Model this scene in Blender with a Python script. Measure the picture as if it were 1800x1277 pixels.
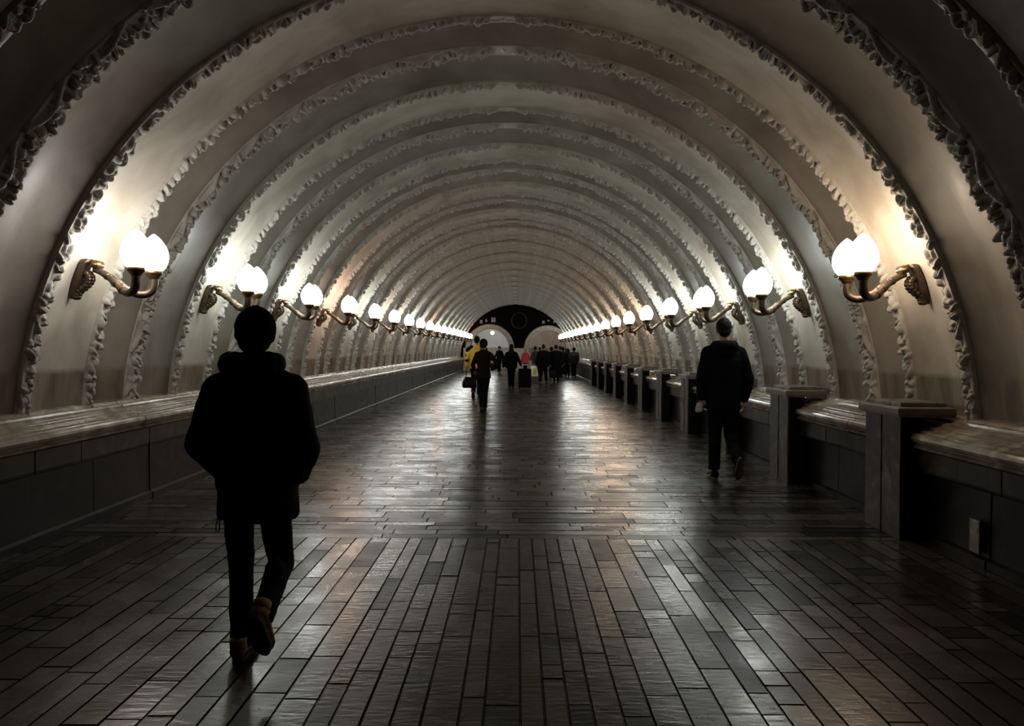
import bpy, bmesh, math, random
import numpy as np
from mathutils import Vector, Matrix, noise
random.seed(7)
S = bpy.context.scene
C = S.collection
for o in list(bpy.data.objects): bpy.data.objects.remove(o)

# ------------------------------------------------------------------ camera, world, exposure
F, CX, HY = 1400.0, 910.0, 613.0            # focal length and vanishing point in photograph pixels
CAM = (0.15, 0.0, 1.5)
cd = bpy.data.cameras.new('camera'); cam = bpy.data.objects.new('camera', cd); C.objects.link(cam)
cam.location = CAM
cam.rotation_euler = (Matrix.Rotation(math.radians(90), 3, 'X') @ Matrix.Rotation(math.radians(0.36), 3, 'Z')).to_euler()
cd.sensor_fit = 'HORIZONTAL'; cd.sensor_width = 36; cd.lens = 36 * F / 1800
cd.shift_x = -(CX - 900) / 1800; cd.shift_y = -(638.5 - HY) / 1800
cd.clip_start = 0.05; cd.clip_end = 300
S.camera = cam
w = bpy.data.worlds.new('world'); S.world = w; w.use_nodes = True
w.node_tree.nodes['Background'].inputs[0].default_value = (0.0, 0.0, 0.0, 1)
w.node_tree.nodes['Background'].inputs[1].default_value = 0
S.view_settings.view_transform = 'Standard'; S.view_settings.look = 'None'
S.view_settings.gamma = 1; S.view_settings.use_curve_mapping = False
S.view_settings.exposure = 0.0
GLOBE_POWER = 31.0

# ------------------------------------------------------------------ place constants
P = 2.65            # length of one bay
YL = 6.53           # first lamp
YE = 53.0           # end wall
YB = -1.2           # where the built part starts, behind the camera
H0, R0 = 0.76, 3.66 # centre height and radius of the vault
FLL, FLR = -3.46, 3.38   # wall feet

# ------------------------------------------------------------------ materials
def new_mat(name):
    m = bpy.data.materials.new(name); m.use_nodes = True
    return m, m.node_tree, m.node_tree.nodes['Principled BSDF']
def ramp(nt, stops):
    r = nt.nodes.new('ShaderNodeValToRGB'); e = r.color_ramp.elements
    while len(e) < len(stops): e.new(0.5)
    for i, (p, c) in enumerate(stops):
        e[i].position = p; e[i].color = (*c, 1)
    return r
def noise_node(nt, scale, detail=5, dist=0, vec=None, mapping=None):
    n = nt.nodes.new('ShaderNodeTexNoise'); n.inputs['Scale'].default_value = scale
    n.inputs['Detail'].default_value = detail; n.inputs['Distortion'].default_value = dist
    tc = nt.nodes.new('ShaderNodeTexCoord')
    src = tc.outputs['Object']
    if mapping:
        mp = nt.nodes.new('ShaderNodeMapping'); mp.inputs['Scale'].default_value = mapping
        nt.links.new(src, mp.inputs[0]); src = mp.outputs[0]
    nt.links.new(src, n.inputs['Vector'])
    return n
def simple(name, col, rough=0.6, metal=0, var=0.25, scale=6, bump=0.0, bscale=40, spec=0.5, sheen=0):
    m, nt, b = new_mat(name)
    n = noise_node(nt, scale)
    lo = tuple(c * (1 - var) for c in col); hi = tuple(min(1, c * (1 + var)) for c in col)
    r = ramp(nt, [(0.3, lo), (0.7, hi)])
    nt.links.new(n.outputs[0], r.inputs[0]); nt.links.new(r.outputs[0], b.inputs['Base Color'])
    b.inputs['Roughness'].default_value = rough; b.inputs['Metallic'].default_value = metal
    b.inputs['Specular IOR Level'].default_value = spec
    if bump:
        n2 = noise_node(nt, bscale); bp = nt.nodes.new('ShaderNodeBump')
        bp.inputs['Strength'].default_value = bump; bp.inputs['Distance'].default_value = 0.01
        nt.links.new(n2.outputs[0], bp.inputs['Height']); nt.links.new(bp.outputs[0], b.inputs['Normal'])
    return m
def plaster_mat():
    m, nt, b = new_mat('painted plaster')
    big = noise_node(nt, 1.1, 6, 0.6); fine = noise_node(nt, 2.4, 7, 1.0, mapping=(1, 1.6, 0.8))
    r1 = ramp(nt, [(0.3, (0.27, 0.235, 0.185)), (0.5, (0.38, 0.345, 0.29)), (0.75, (0.44, 0.41, 0.355))])
    nt.links.new(big.outputs[0], r1.inputs[0])
    r2 = ramp(nt, [(0.35, (0.80, 0.78, 0.75)), (0.6, (1, 1, 1))])
    nt.links.new(fine.outputs[0], r2.inputs[0])
    mx = nt.nodes.new('ShaderNodeMix'); mx.data_type = 'RGBA'; mx.blend_type = 'MULTIPLY'; mx.inputs[0].default_value = 0.8
    nt.links.new(r1.outputs[0], mx.inputs[6]); nt.links.new(r2.outputs[0], mx.inputs[7])
    rb = nt.nodes.new('ShaderNodeAttribute'); rb.attribute_name = 'rib'     # bays between the lamp bands are multiplied to a darker, greyer tone
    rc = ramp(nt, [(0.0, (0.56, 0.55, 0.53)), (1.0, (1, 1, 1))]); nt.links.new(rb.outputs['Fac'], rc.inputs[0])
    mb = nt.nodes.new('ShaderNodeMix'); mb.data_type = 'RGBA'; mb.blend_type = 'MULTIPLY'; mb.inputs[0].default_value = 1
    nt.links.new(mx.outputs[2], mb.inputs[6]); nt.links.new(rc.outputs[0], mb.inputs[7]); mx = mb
    # tan painted dado under 1.3 m
    tc = nt.nodes.new('ShaderNodeTexCoord'); sx = nt.nodes.new('ShaderNodeSeparateXYZ'); nt.links.new(tc.outputs['Object'], sx.inputs[0])
    wob = nt.nodes.new('ShaderNodeMath'); wob.operation = 'MULTIPLY_ADD'; wob.inputs[1].default_value = 0.07
    nt.links.new(big.outputs[0], wob.inputs[0]); nt.links.new(sx.outputs[2], wob.inputs[2])
    mr = nt.nodes.new('ShaderNodeMapRange'); mr.inputs['From Min'].default_value = 1.30; mr.inputs['From Max'].default_value = 1.35
    nt.links.new(wob.outputs[0], mr.inputs['Value'])
    st = noise_node(nt, 3, 6, 0.8, mapping=(1, 2, 0.5)); r3 = ramp(nt, [(0.3, (0.075, 0.057, 0.038)), (0.7, (0.20, 0.16, 0.115))])
    nt.links.new(st.outputs[0], r3.inputs[0])
    m2 = nt.nodes.new('ShaderNodeMix'); m2.data_type = 'RGBA'
    nt.links.new(mr.outputs[0], m2.inputs[0]); nt.links.new(r3.outputs[0], m2.inputs[6]); nt.links.new(mx.outputs[2], m2.inputs[7])
    nt.links.new(m2.outputs[2], b.inputs['Base Color'])
    rr = nt.nodes.new('ShaderNodeMapRange'); rr.inputs['To Min'].default_value = 0.42; rr.inputs['To Max'].default_value = 0.72
    nt.links.new(fine.outputs[0], rr.inputs['Value']); nt.links.new(rr.outputs[0], b.inputs['Roughness'])
    bp = nt.nodes.new('ShaderNodeBump'); bp.inputs['Strength'].default_value = 0.5; bp.inputs['Distance'].default_value = 0.015
    b2 = noise_node(nt, 2.6, 3, 0.4, mapping=(1, 1.6, 0.6)); nt.links.new(b2.outputs[0], bp.inputs['Height']); nt.links.new(bp.outputs[0], b.inputs['Normal'])
    return m
def marble_mat(name, dark, mid, light, rough=(0.15, 0.4), scale=2.2, bump=0.15, spec=0.5):
    m, nt, b = new_mat(name); b.inputs['Specular IOR Level'].default_value = spec
    n = noise_node(nt, scale, 9, 2.2); r = ramp(nt, [(0.3, dark), (0.55, mid), (0.72, light)])
    nt.links.new(n.outputs[0], r.inputs[0]); nt.links.new(r.outputs[0], b.inputs['Base Color'])
    n2 = noise_node(nt, scale * 3, 6); rr = nt.nodes.new('ShaderNodeMapRange')
    rr.inputs['To Min'].default_value = rough[0]; rr.inputs['To Max'].default_value = rough[1]
    nt.links.new(n2.outputs[0], rr.inputs['Value']); nt.links.new(rr.outputs[0], b.inputs['Roughness'])
    bp = nt.nodes.new('ShaderNodeBump'); bp.inputs['Strength'].default_value = bump; bp.inputs['Distance'].default_value = 0.01
    nt.links.new(n2.outputs[0], bp.inputs['Height']); nt.links.new(bp.outputs[0], b.inputs['Normal'])
    return m
def floor_mat():
    m, nt, b = new_mat('worn stone floor')
    at = nt.nodes.new('ShaderNodeAttribute'); at.attribute_name = 'tone'
    r = ramp(nt, [(0.0, (0.002, 0.0015, 0.001)), (0.12, (0.008, 0.006, 0.004)), (0.5, (0.026, 0.019, 0.013)), (1.0, (0.062, 0.047, 0.034))])
    nt.links.new(at.outputs['Fac'], r.inputs[0])
    n = noise_node(nt, 9, 8, 0.6); r2 = ramp(nt, [(0.3, (0.45, 0.42, 0.40)), (0.65, (1, 1, 1))])
    nt.links.new(n.outputs[0], r2.inputs[0])
    mx = nt.nodes.new('ShaderNodeMix'); mx.data_type = 'RGBA'; mx.blend_type = 'MULTIPLY'; mx.inputs[0].default_value = 0.9
    nt.links.new(r.outputs[0], mx.inputs[6]); nt.links.new(r2.outputs[0], mx.inputs[7]); nt.links.new(mx.outputs[2], b.inputs['Base Color'])
    n3 = noise_node(nt, 3, 9, 0.2); ad = nt.nodes.new('ShaderNodeMath'); ad.operation = 'MULTIPLY_ADD'
    ad.inputs[1].default_value = -0.08; nt.links.new(at.outputs['Fac'], ad.inputs[0])
    rr = nt.nodes.new('ShaderNodeMapRange'); rr.inputs['From Min'].default_value = 0.3; rr.inputs['From Max'].default_value = 0.7
    rr.inputs['To Min'].default_value = 0.24; rr.inputs['To Max'].default_value = 0.40
    nt.links.new(n3.outputs[0], rr.inputs['Value']); nt.links.new(rr.outputs[0], ad.inputs[2]); nt.links.new(ad.outputs[0], b.inputs['Roughness'])
    sl = nt.nodes.new('ShaderNodeMapRange'); sl.inputs['To Min'].default_value = 0.10; sl.inputs['To Max'].default_value = 0.56; nt.links.new(at.outputs['Fac'], sl.inputs['Value']); nt.links.new(sl.outputs[0], b.inputs['Specular IOR Level']); b.inputs['Specular Tint'].default_value = (1.0, 0.87, 0.73, 1)
    fr = nt.nodes.new('ShaderNodeMath'); fr.operation = 'LESS_THAN'; fr.inputs[1].default_value = -0.5; nt.links.new(at.outputs['Fac'], fr.inputs[0])
    fa = nt.nodes.new('ShaderNodeMath'); fa.operation = 'MULTIPLY_ADD'; fa.inputs[1].default_value = 0.6; nt.links.new(fr.outputs[0], fa.inputs[0]); nt.links.new(ad.outputs[0], fa.inputs[2]); nt.links.new(fa.outputs[0], b.inputs['Roughness'])
    bp = nt.nodes.new('ShaderNodeBump'); bp.inputs['Strength'].default_value = 0.45; bp.inputs['Distance'].default_value = 0.006
    n4 = noise_node(nt, 20, 9, 0.3, mapping=(0.45, 1.6, 1)); nt.links.new(n4.outputs[0], bp.inputs['Height']); nt.links.new(bp.outputs[0], b.inputs['Normal'])
    return m
def globe_mat(name, col, power):
    m, nt, b = new_mat(name)
    b.inputs['Base Color'].default_value = (0.9, 0.9, 0.88, 1); b.inputs['Roughness'].default_value = 0.3
    b.inputs['Emission Color'].default_value = (*col, 1); b.inputs['Emission Strength'].default_value = power
    return m
M = dict(
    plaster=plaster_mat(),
    garland=simple('carved plaster', (0.31, 0.288, 0.25), 0.65, var=0.15, bump=0.4, bscale=60),
    ledge=marble_mat('tan marble ledge', (0.13, 0.10, 0.068), (0.25, 0.205, 0.15), (0.42, 0.37, 0.30), (0.14, 0.3)),
    band=marble_mat('brown marble band', (0.010, 0.007, 0.005), (0.024, 0.017, 0.012), (0.06, 0.045, 0.032), (0.25, 0.5), 2.2, 0.06, 0.25),
    panel=marble_mat('dark marble panel', (0.003, 0.0018, 0.0012), (0.007, 0.0045, 0.003), (0.022, 0.015, 0.011), (0.25, 0.5), 2.2, 0.06, 0.16),
    clad=marble_mat('pedestal marble', (0.018, 0.013, 0.009), (0.045, 0.034, 0.025), (0.12, 0.095, 0.072), (0.3, 0.5), 3.0, 0.1, 0.3),
    cap=marble_mat('grey marble cap', (0.08, 0.07, 0.056), (0.15, 0.13, 0.105), (0.28, 0.25, 0.21), (0.2, 0.4)),
    black=simple('shaded pedestal stone', (0.004, 0.003, 0.003), 0.7, spec=0.1),  # near-black: shade on the pedestals' camera-facing side put into the colour
    floor=floor_mat(),
    bronze=simple('aged bronze', (0.085, 0.06, 0.038), 0.42, 0.75, 0.35, 14, 0.3, 50),
    brass=simple('polished bronze', (0.16, 0.105, 0.05), 0.34, 0.85, 0.2, 14),
    mural=marble_mat('dark red mosaic', (0.002, 0.001, 0.001), (0.004, 0.0018, 0.0015), (0.009, 0.004, 0.003), (0.8, 0.95), 5, 0.15, 0.05),
    ring=simple('dull red stone', (0.016, 0.006, 0.004), 0.6),
    tile=simple('white stone plaque', (0.3, 0.29, 0.27), 0.6),
    arch=simple('beige marble arch', (0.34, 0.3, 0.24), 0.45, var=0.2),
    lobby=simple('white hall plaster', (0.75, 0.74, 0.70), 0.7, var=0.05),
    lobbyr=simple('warm hall plaster', (0.72, 0.62, 0.54), 0.7, var=0.12, scale=1.2),
    beige=simple('beige hall stone', (0.42, 0.36, 0.29), 0.5, var=0.15),
    cloth=simple('black cloth', (0.0025, 0.0025, 0.003), 0.9, var=0.3, scale=20, bump=0.2, bscale=90, spec=0.1),
    navy=simple('blue black cloth', (0.0025, 0.0025, 0.003), 0.85, var=0.3, scale=20, spec=0.12),
    knit=simple('black knit', (0.0025, 0.0025, 0.003), 0.95, var=0.3, scale=60, bump=0.5, bscale=160, spec=0.05),
    denim=simple('black denim', (0.0025, 0.0025, 0.003), 0.9, var=0.3, scale=30, spec=0.1),
    brown=simple('dark brown wool', (0.007, 0.003, 0.002), 0.9, var=0.3, scale=30, spec=0.1),
    yellow=simple('yellow shell fabric', (0.62, 0.38, 0.012), 0.6, var=0.1),
    red=simple('red shell fabric', (0.42, 0.03, 0.03), 0.6, var=0.15),
    greycoat=simple('grey wool', (0.035, 0.036, 0.034), 0.9, var=0.2),
    maroon=simple('dark maroon cloth', (0.012, 0.004, 0.004), 0.9, var=0.2),
    boot=simple('ochre suede', (0.30, 0.15, 0.03), 0.85, var=0.2, scale=15, bump=0.2),
    sole=simple('black rubber', (0.008, 0.007, 0.006), 0.8, bump=0.3, bscale=30),
    tread=simple('brown rubber', (0.05, 0.03, 0.022), 0.8, bump=0.3, bscale=30),
    white=simple('white rubber', (0.75, 0.75, 0.74), 0.5, var=0.05),
    skin=simple('skin', (0.30, 0.17, 0.12), 0.55, var=0.08),
    hair=simple('dark hair', (0.006, 0.004, 0.003), 0.8, var=0.4, scale=60, bump=0.5, bscale=120, spec=0.15),
    blond=simple('fair hair', (0.25, 0.15, 0.07), 0.6, var=0.3, scale=60),
    case=simple('black suitcase shell', (0.002, 0.002, 0.002), 0.7, var=0.2, spec=0.1),
    metal=simple('silver metal', (0.6, 0.6, 0.6), 0.3, 0.9, 0.05),
    bag=simple('white plastic', (0.85, 0.84, 0.8), 0.5, var=0.05),
    green=simple('yellow green print', (0.42, 0.48, 0.03), 0.5, var=0.05),
    leather=simple('black leather', (0.004, 0.003, 0.003), 0.6, var=0.2, bump=0.3, spec=0.15),
    trimtan=simple('pale leather trim', (0.45, 0.4, 0.34), 0.5),
    pale=simple('pale grey fabric', (0.36, 0.34, 0.32), 0.7, var=0.2),
    cool=globe_mat('cool white globe', (0.93, 1.0, 0.97), GLOBE_POWER),
    neutral=globe_mat('neutral white globe', (1.0, 0.965, 0.90), GLOBE_POWER),
    warm=globe_mat('warm white globe', (1.0, 0.80, 0.60), GLOBE_POWER),
    pink=globe_mat('rosy white globe', (1.0, 0.74, 0.60), GLOBE_POWER),
    hall=globe_mat('hall lamp globe', (0.97, 1.0, 0.97), 130.0),
    hallw_added=globe_mat('added warm hall globe', (1.0, 0.86, 0.74), 70.0),
)

# ------------------------------------------------------------------ object helpers
def obj(name, me, mat, parent=None, loc=None, smooth=True):
    if isinstance(me, bmesh.types.BMesh):
        bm = me; me = bpy.data.meshes.new(name); bmesh.ops.recalc_face_normals(bm, faces=bm.faces); bm.to_mesh(me); bm.free()
    if mat is not None and not me.materials: me.materials.append(mat)
    if smooth:
        me.polygons.foreach_set('use_smooth', [True] * len(me.polygons))
    o = bpy.data.objects.new(name, me); C.objects.link(o)
    if parent: o.parent = parent
    if loc is not None: o.location = loc
    return o
def tag(o, label, cat, group=None, kind=None):
    o['label'] = label; o['category'] = cat
    if group: o['group'] = group
    if kind: o['kind'] = kind
    return o
def thing(name, label, cat, loc=(0, 0, 0), rz=0, group=None, scale=1):
    o = bpy.data.objects.new(name, None); C.objects.link(o); o.empty_display_size = 0.1
    o.location = loc; o.rotation_euler = (0, 0, rz); o.scale = (scale,) * 3
    return tag(o, label, cat, group)
def struct(name, me, mat, label=None, smooth=False, loc=None):
    o = obj(name, me, mat, None, loc, smooth); o['kind'] = 'structure'
    if label: o['label'] = label
    return o
def box(bm, x0, x1, y0, y1, z0, z1, bev=0):
    vs = [bm.verts.new(p) for p in ((x0,y0,z0),(x1,y0,z0),(x1,y1,z0),(x0,y1,z0),(x0,y0,z1),(x1,y0,z1),(x1,y1,z1),(x0,y1,z1))]
    fs = [bm.faces.new([vs[i] for i in f]) for f in ((0,3,2,1),(4,5,6,7),(0,1,5,4),(1,2,6,5),(2,3,7,6),(3,0,4,7))]
    if bev:
        es = list({e for f in fs for e in f.edges})
        bmesh.ops.bevel(bm, geom=es, offset=bev, segments=2, profile=0.6, affect='EDGES')
    return vs
def ell(bm, c, r, rot=None, u=16, v=10):
    m = Matrix.Translation(c)
    if rot is not None: m = m @ rot.to_4x4()
    m = m @ Matrix.Diagonal((*r, 1))
    bmesh.ops.create_uvsphere(bm, u_segments=u, v_segments=v, radius=1, matrix=m)
def frame(d):
    d = d.normalized(); a = Vector((0, 0, 1)) if abs(d.z) < 0.9 else Vector((0, 1, 0))
    x = d.cross(a).normalized(); return x, d.cross(x).normalized()
def tube(bm, pts, rads, n=12, cap=True, flat=1.0):
    pts = [Vector(p) for p in pts]; rings = []
    x = None
    for i, p in enumerate(pts):
        d = (pts[min(i + 1, len(pts) - 1)] - pts[max(i - 1, 0)]).normalized()
        if x is None: x, y = frame(d)
        else:
            x = (x - d * x.dot(d)).normalized(); y = d.cross(x)
        r = rads[i] if isinstance(rads, (list, tuple)) else rads
        rings.append([bm.verts.new(p + (x * math.cos(a) + y * math.sin(a) * flat) * r) for a in (2 * math.pi * k / n for k in range(n))])
    for a, b in zip(rings, rings[1:]):
        for k in range(n): bm.faces.new((a[k], a[(k + 1) % n], b[(k + 1) % n], b[k]))
    if cap: bm.faces.new(rings[0][::-1]); bm.faces.new(rings[-1])
def cap(bm, p0, r0, p1, r1, n=12):
    """tapered limb with round ends"""
    p0, p1 = Vector(p0), Vector(p1); tube(bm, [p0, p1], [r0, r1], n)
    ell(bm, p0, (r0,) * 3, None, n, 8); ell(bm, p1, (r1,) * 3, None, n, 8)
def rings(bm, rs, n=24, axis='z', power=2.0):
    """closed loft of superellipses; rs = (z, cx, cy, rx, ry)"""
    out = []
    for (z, cx, cy, rx, ry) in rs:
        ring = []
        for k in range(n):
            a = 2 * math.pi * k / n; c, s = math.cos(a), math.sin(a)
            px = cx + rx * math.copysign(abs(c) ** (2 / power), c); py = cy + ry * math.copysign(abs(s) ** (2 / power), s)
            ring.append(bm.verts.new((px, py, z)))
        out.append(ring)
    for a, b in zip(out, out[1:]):
        for k in range(n): bm.faces.new((a[k], a[(k + 1) % n], b[(k + 1) % n], b[k]))
    bm.faces.new(out[0][::-1]); bm.faces.new(out[-1])
def lathe(bm, prof, c=(0, 0, 0), n=20):
    out = []
    for r, z in prof:
        out.append([bm.verts.new((c[0] + r * math.cos(2 * math.pi * k / n), c[1] + r * math.sin(2 * math.pi * k / n), c[2] + z)) for k in range(n)])
    for a, b in zip(out, out[1:]):
        for k in range(n): bm.faces.new((a[k], a[(k + 1) % n], b[(k + 1) % n], b[k]))
    bm.faces.new(out[0][::-1]); bm.faces.new(out[-1])
def grid_mesh(name, V, closed=False):
    """V: array (a, b, 3) -> quad mesh"""
    a, b = V.shape[:2]; idx = np.arange(a * b).reshape(a, b)
    q = np.stack([idx[:-1, :-1], idx[1:, :-1], idx[1:, 1:], idx[:-1, 1:]], -1).reshape(-1, 4)
    me = bpy.data.meshes.new(name); me.from_pydata(V.reshape(-1, 3).tolist(), [], q.tolist()); me.update()
    return me
_tex = {}
def clouds(scale):
    if scale not in _tex:
        t = bpy.data.textures.new('folds', 'CLOUDS'); t.noise_scale = scale; t.noise_depth = 2; _tex[scale] = t
    return _tex[scale]
def soft(name, bm, mat, parent, voxel=0.012, smooth=3, fold=0.0, fscale=0.14):
    """overlapping closed shapes fused to one continuous surface"""
    o = obj(name, bm, mat, parent)
    r = o.modifiers.new('fuse', 'REMESH'); r.mode = 'VOXEL'; r.voxel_size = voxel; r.use_smooth_shade = True
    if smooth:
        s = o.modifiers.new('smooth', 'SMOOTH'); s.factor = 0.6; s.iterations = smooth
    if fold:
        d = o.modifiers.new('folds', 'DISPLACE'); d.texture = clouds(fscale); d.strength = fold; d.mid_level = 0.5; d.texture_coords = 'LOCAL'
    return o

# ------------------------------------------------------------------ floor
def build_floor():
    vs, fs, tone = [], [], []
    rnd = random.Random(3)
    def tile(x0, x1, y0, y1, t, g=0.003):
        z = rnd.uniform(-0.0008, 0.0008); tx = rnd.uniform(-0.0012, 0.0012); ty = rnd.uniform(-1, 1) * (0.0025 if y0 < 6.2 else 0.0032)
        b = 0.003; i = len(vs)
        for (dx, dz) in ((g, -0.004), (g + b, 0)):
            for (sx, sy) in ((0, 0), (1, 0), (1, 1), (0, 1)):
                x = x0 + dx if sx == 0 else x1 - dx; y = y0 + dx if sy == 0 else y1 - dx
                zz = z + dz + tx * (sx - .5) + ty * (sy - .5); vs.append((x, y, zz))
        fs.append((i + 4, i + 5, i + 6, i + 7)); tone.append(t)
        for k in range(4):
            j = (k + 1) % 4; fs.append((i + k, i + j, i + 4 + j, i + 4 + k)); tone.append(-1.0)
    def tn():
        r = rnd.random()
        return rnd.uniform(0.0, 0.1) if r < 0.09 else rnd.uniform(0.15, 0.4) if r < 0.35 else rnd.uniform(0.4, 1.0)
    x = FLL - 0.05; YS = 6.28
    while x < FLR + 0.05:
        wd = rnd.choice((0.10, 0.12, 0.15, 0.17, 0.22)); y = YB - rnd.uniform(0, 0.4)
        while y < YS:
            ln = rnd.choice((0.18, 0.4, 0.55, 0.8, 1.1)) * rnd.uniform(0.85, 1.15)
            y1 = y + ln
            if y1 > YS - 0.12: y1 = YS
            tile(x, min(x + wd, FLR + 0.1), y, y1, tn()); y = y1
        x += wd
    y = YS
    while y < YE + 7:
        wd = rnd.choice((0.13, 0.16, 0.2, 0.26)) * (1 if y < 25 else 1.5); x = FLL - 0.1 - rnd.uniform(0, 0.6)
        while x < FLR + 0.1:
            ln = rnd.choice((0.35, 0.5, 0.8, 1.0)); tile(max(x, FLL - 0.1), min(x + ln, FLR + 0.1), y, y + wd, tn()); x += ln
        y += wd
    # bed under the joints
    i = len(vs); vs.extend([(FLL - 0.4, YB - 0.5, -0.006), (FLR + 0.4, YB - 0.5, -0.006), (FLR + 0.4, YE + 8, -0.006), (FLL - 0.4, YE + 8, -0.006)])
    fs.append((i, i + 1, i + 2, i + 3)); tone.append(0.02)
    me = bpy.data.meshes.new('floor'); me.from_pydata(vs, [], fs); me.update()
    at = me.attributes.new('tone', 'FLOAT', 'FACE'); at.data.foreach_set('value', tone)
    struct('floor', me, M['floor'], 'dark worn stone floor, long slabs near and cross rows beyond')
build_floor()

# ------------------------------------------------------------------ vault
UA, UB, UC = -0.155, 0.185, 0.50     # garland positions in a bay, relative to its lamp
def vault_r(y):
    u = ((y - YL) / P - UA) % 1.0     # 0 at garland A
    ub, uc = UB - UA, UC - UA
    if u < ub: return R0 - 0.02 + 0.07 * math.sin(math.pi * u / ub) ** 0.6
    if u < uc:
        t = min(1, max(0, (u - ub) / (uc - ub) - 0.08) / 0.76); return R0 - 0.02 + 0.25 * min(1, t / 0.26) ** 0.9 * (1 - 0.8 * max(0, (t - 0.3) / 0.7) ** 1.8)
    t = max(0, (u - uc) / (1 - uc) - 0.14) / 0.86
    return R0 + 0.03 + 0.12 * math.sin(math.pi * min(1, t * 1.05)) ** 0.8 - 0.05 * t ** 2
ys = []
k0 = -4
y = YB
while y < YE:
    ys.append(y); y += P / 80 if y < 20 else P / 24
ys.append(YE)
NA = 120; a0 = math.radians(2.0)
V = np.zeros((len(ys), NA + 1, 3))
for i, y in enumerate(ys):
    r = vault_r(y)
    for j in range(NA + 1):
        a = a0 + (math.pi - 2 * a0) * j / NA
        V[i, j] = (r * math.cos(a), y, H0 + r * math.sin(a))
cme = grid_mesh('ceiling', V[:, ::-1])
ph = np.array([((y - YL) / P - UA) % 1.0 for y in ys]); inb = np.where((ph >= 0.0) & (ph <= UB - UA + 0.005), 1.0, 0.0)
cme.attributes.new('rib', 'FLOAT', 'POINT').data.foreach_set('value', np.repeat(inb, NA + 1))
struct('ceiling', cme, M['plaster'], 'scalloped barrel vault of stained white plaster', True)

def garland_mesh(name, width, seed, ns, nt, wide):
    rnd = random.Random(seed); L = R0 * (math.pi - 2 * a0); half = L / 2
    s = np.linspace(0, half, ns); t = np.linspace(-width / 2, width / 2, nt)
    SS, TT = np.meshgrid(s, t, indexing='ij')
    Hh = np.full(SS.shape, 0.004)
    def item(cs, ct, ls, lt, rot, h, crease=0.0):
        i0 = max(0, int((cs - ls - lt) / half * (ns - 1))); i1 = min(ns, int((cs + ls + lt) / half * (ns - 1)) + 2)
        if i1 <= i0: return
        ds = SS[i0:i1] - cs; dt = TT[i0:i1] - ct; c, sn = math.cos(rot), math.sin(rot)
        a = (ds * c + dt * sn) / ls; b = (-ds * sn + dt * c) / lt
        d = a * a + b * b
        hh = np.where(d < 1, h * np.sqrt(np.clip(1 - d, 0, 1)) * (0.75 - 0.25 * a) - crease * np.exp(-(b / 0.18) ** 2) * (d < 1), 0)
        Hh[i0:i1] = np.maximum(Hh[i0:i1], hh)
    w2 = width / 2; x = 0.05; end = half - 0.14
    while x < end:
        if wide:
            for q in range(3):
                item(x + rnd.uniform(-.03, .03), rnd.uniform(-.55, .75) * w2, rnd.uniform(.03, .06), rnd.uniform(.014, .026), rnd.uniform(-1.2, 1.2), rnd.uniform(.04, .105), 0.02)
            if rnd.random() < 0.35: item(x, rnd.uniform(-.2, .5) * w2, .026, .026, 0, .085)
        else:
            for sg in (-1, 1):
                if rnd.random() < 0.86: item(x + rnd.uniform(-.03, .03), sg * w2 * rnd.uniform(.1, .62), rnd.uniform(.03, .065), rnd.uniform(.012, .028), sg * rnd.uniform(-.2, .8), rnd.uniform(.03, .085), rnd.choice((0.0, 0.02)))
            if rnd.random() < 0.5: item(x, rnd.uniform(-.4, .4) * w2, .022, .022, 0, rnd.uniform(.05, .075))
        x += rnd.uniform(.035, .065) if not wide else 0.046
    if wide:   # plain ribbon crescents along the near side
        x = 0.15
        while x < end - .3:
            ln = rnd.uniform(.26, .4)
            for q in range(14):
                f = q / 13; item(x + ln * f, -w2 * (0.86 - 0.42 * math.sin(math.pi * f)), .04, .02, 0, .07 * (0.5 + 0.5 * math.sin(math.pi * f)))
            x += ln + rnd.uniform(.12, .22)
    item(half + 0.02, 0, .05, w2 * .5, 0, .03)
    H2 = np.concatenate([Hh, Hh[-2::-1]], 0); S2 = np.concatenate([SS, L - SS[-2::-1]], 0); T2 = np.concatenate([TT, TT[-2::-1]], 0)
    H2[:, 0] = H2[:, -1] = -0.03
    ang = a0 + S2 / R0; r = R0 - 0.012 - H2
    W = np.stack([r * np.cos(ang), T2, H0 + r * np.sin(ang)], -1)
    return grid_mesh(name, W[:, ::-1])
gm = {}
for lod, (ns, na, nc) in enumerate(((900, 22, 34), (420, 12, 18), (160, 7, 9))):
    gm['A', lod] = garland_mesh('leaf moulding', 0.15, 11, ns, na, False)
    gm['B', lod] = garland_mesh('fruit moulding', 0.13, 23, ns, na, False)
    gm['C', lod] = garland_mesh('swag moulding', 0.25, 37, ns, nc, True)
    for kk in 'ABC': gm[kk, lod].materials.append(M['garland'])
n = 1
for k in range(-1, 18):
    for kk, u in (('A', UA), ('B', UB), ('C', UC)):
        y = YL + (k + u) * P
        if y < 4.2 or y > YE - 0.12: continue
        lod = 0 if y < 13 else 1 if y < 24 else 2
        o = struct('trim_%d' % n, gm[kk, lod], None, smooth=True, loc=(0, y, 0)); n += 1
        if kk == 'C': o.location.z = 0.0; o.scale = ((R0 + 0.035) / R0, 1, (R0 + 0.035) / R0); o.location.z = H0 * (1 - (R0 + 0.035) / R0)

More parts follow.
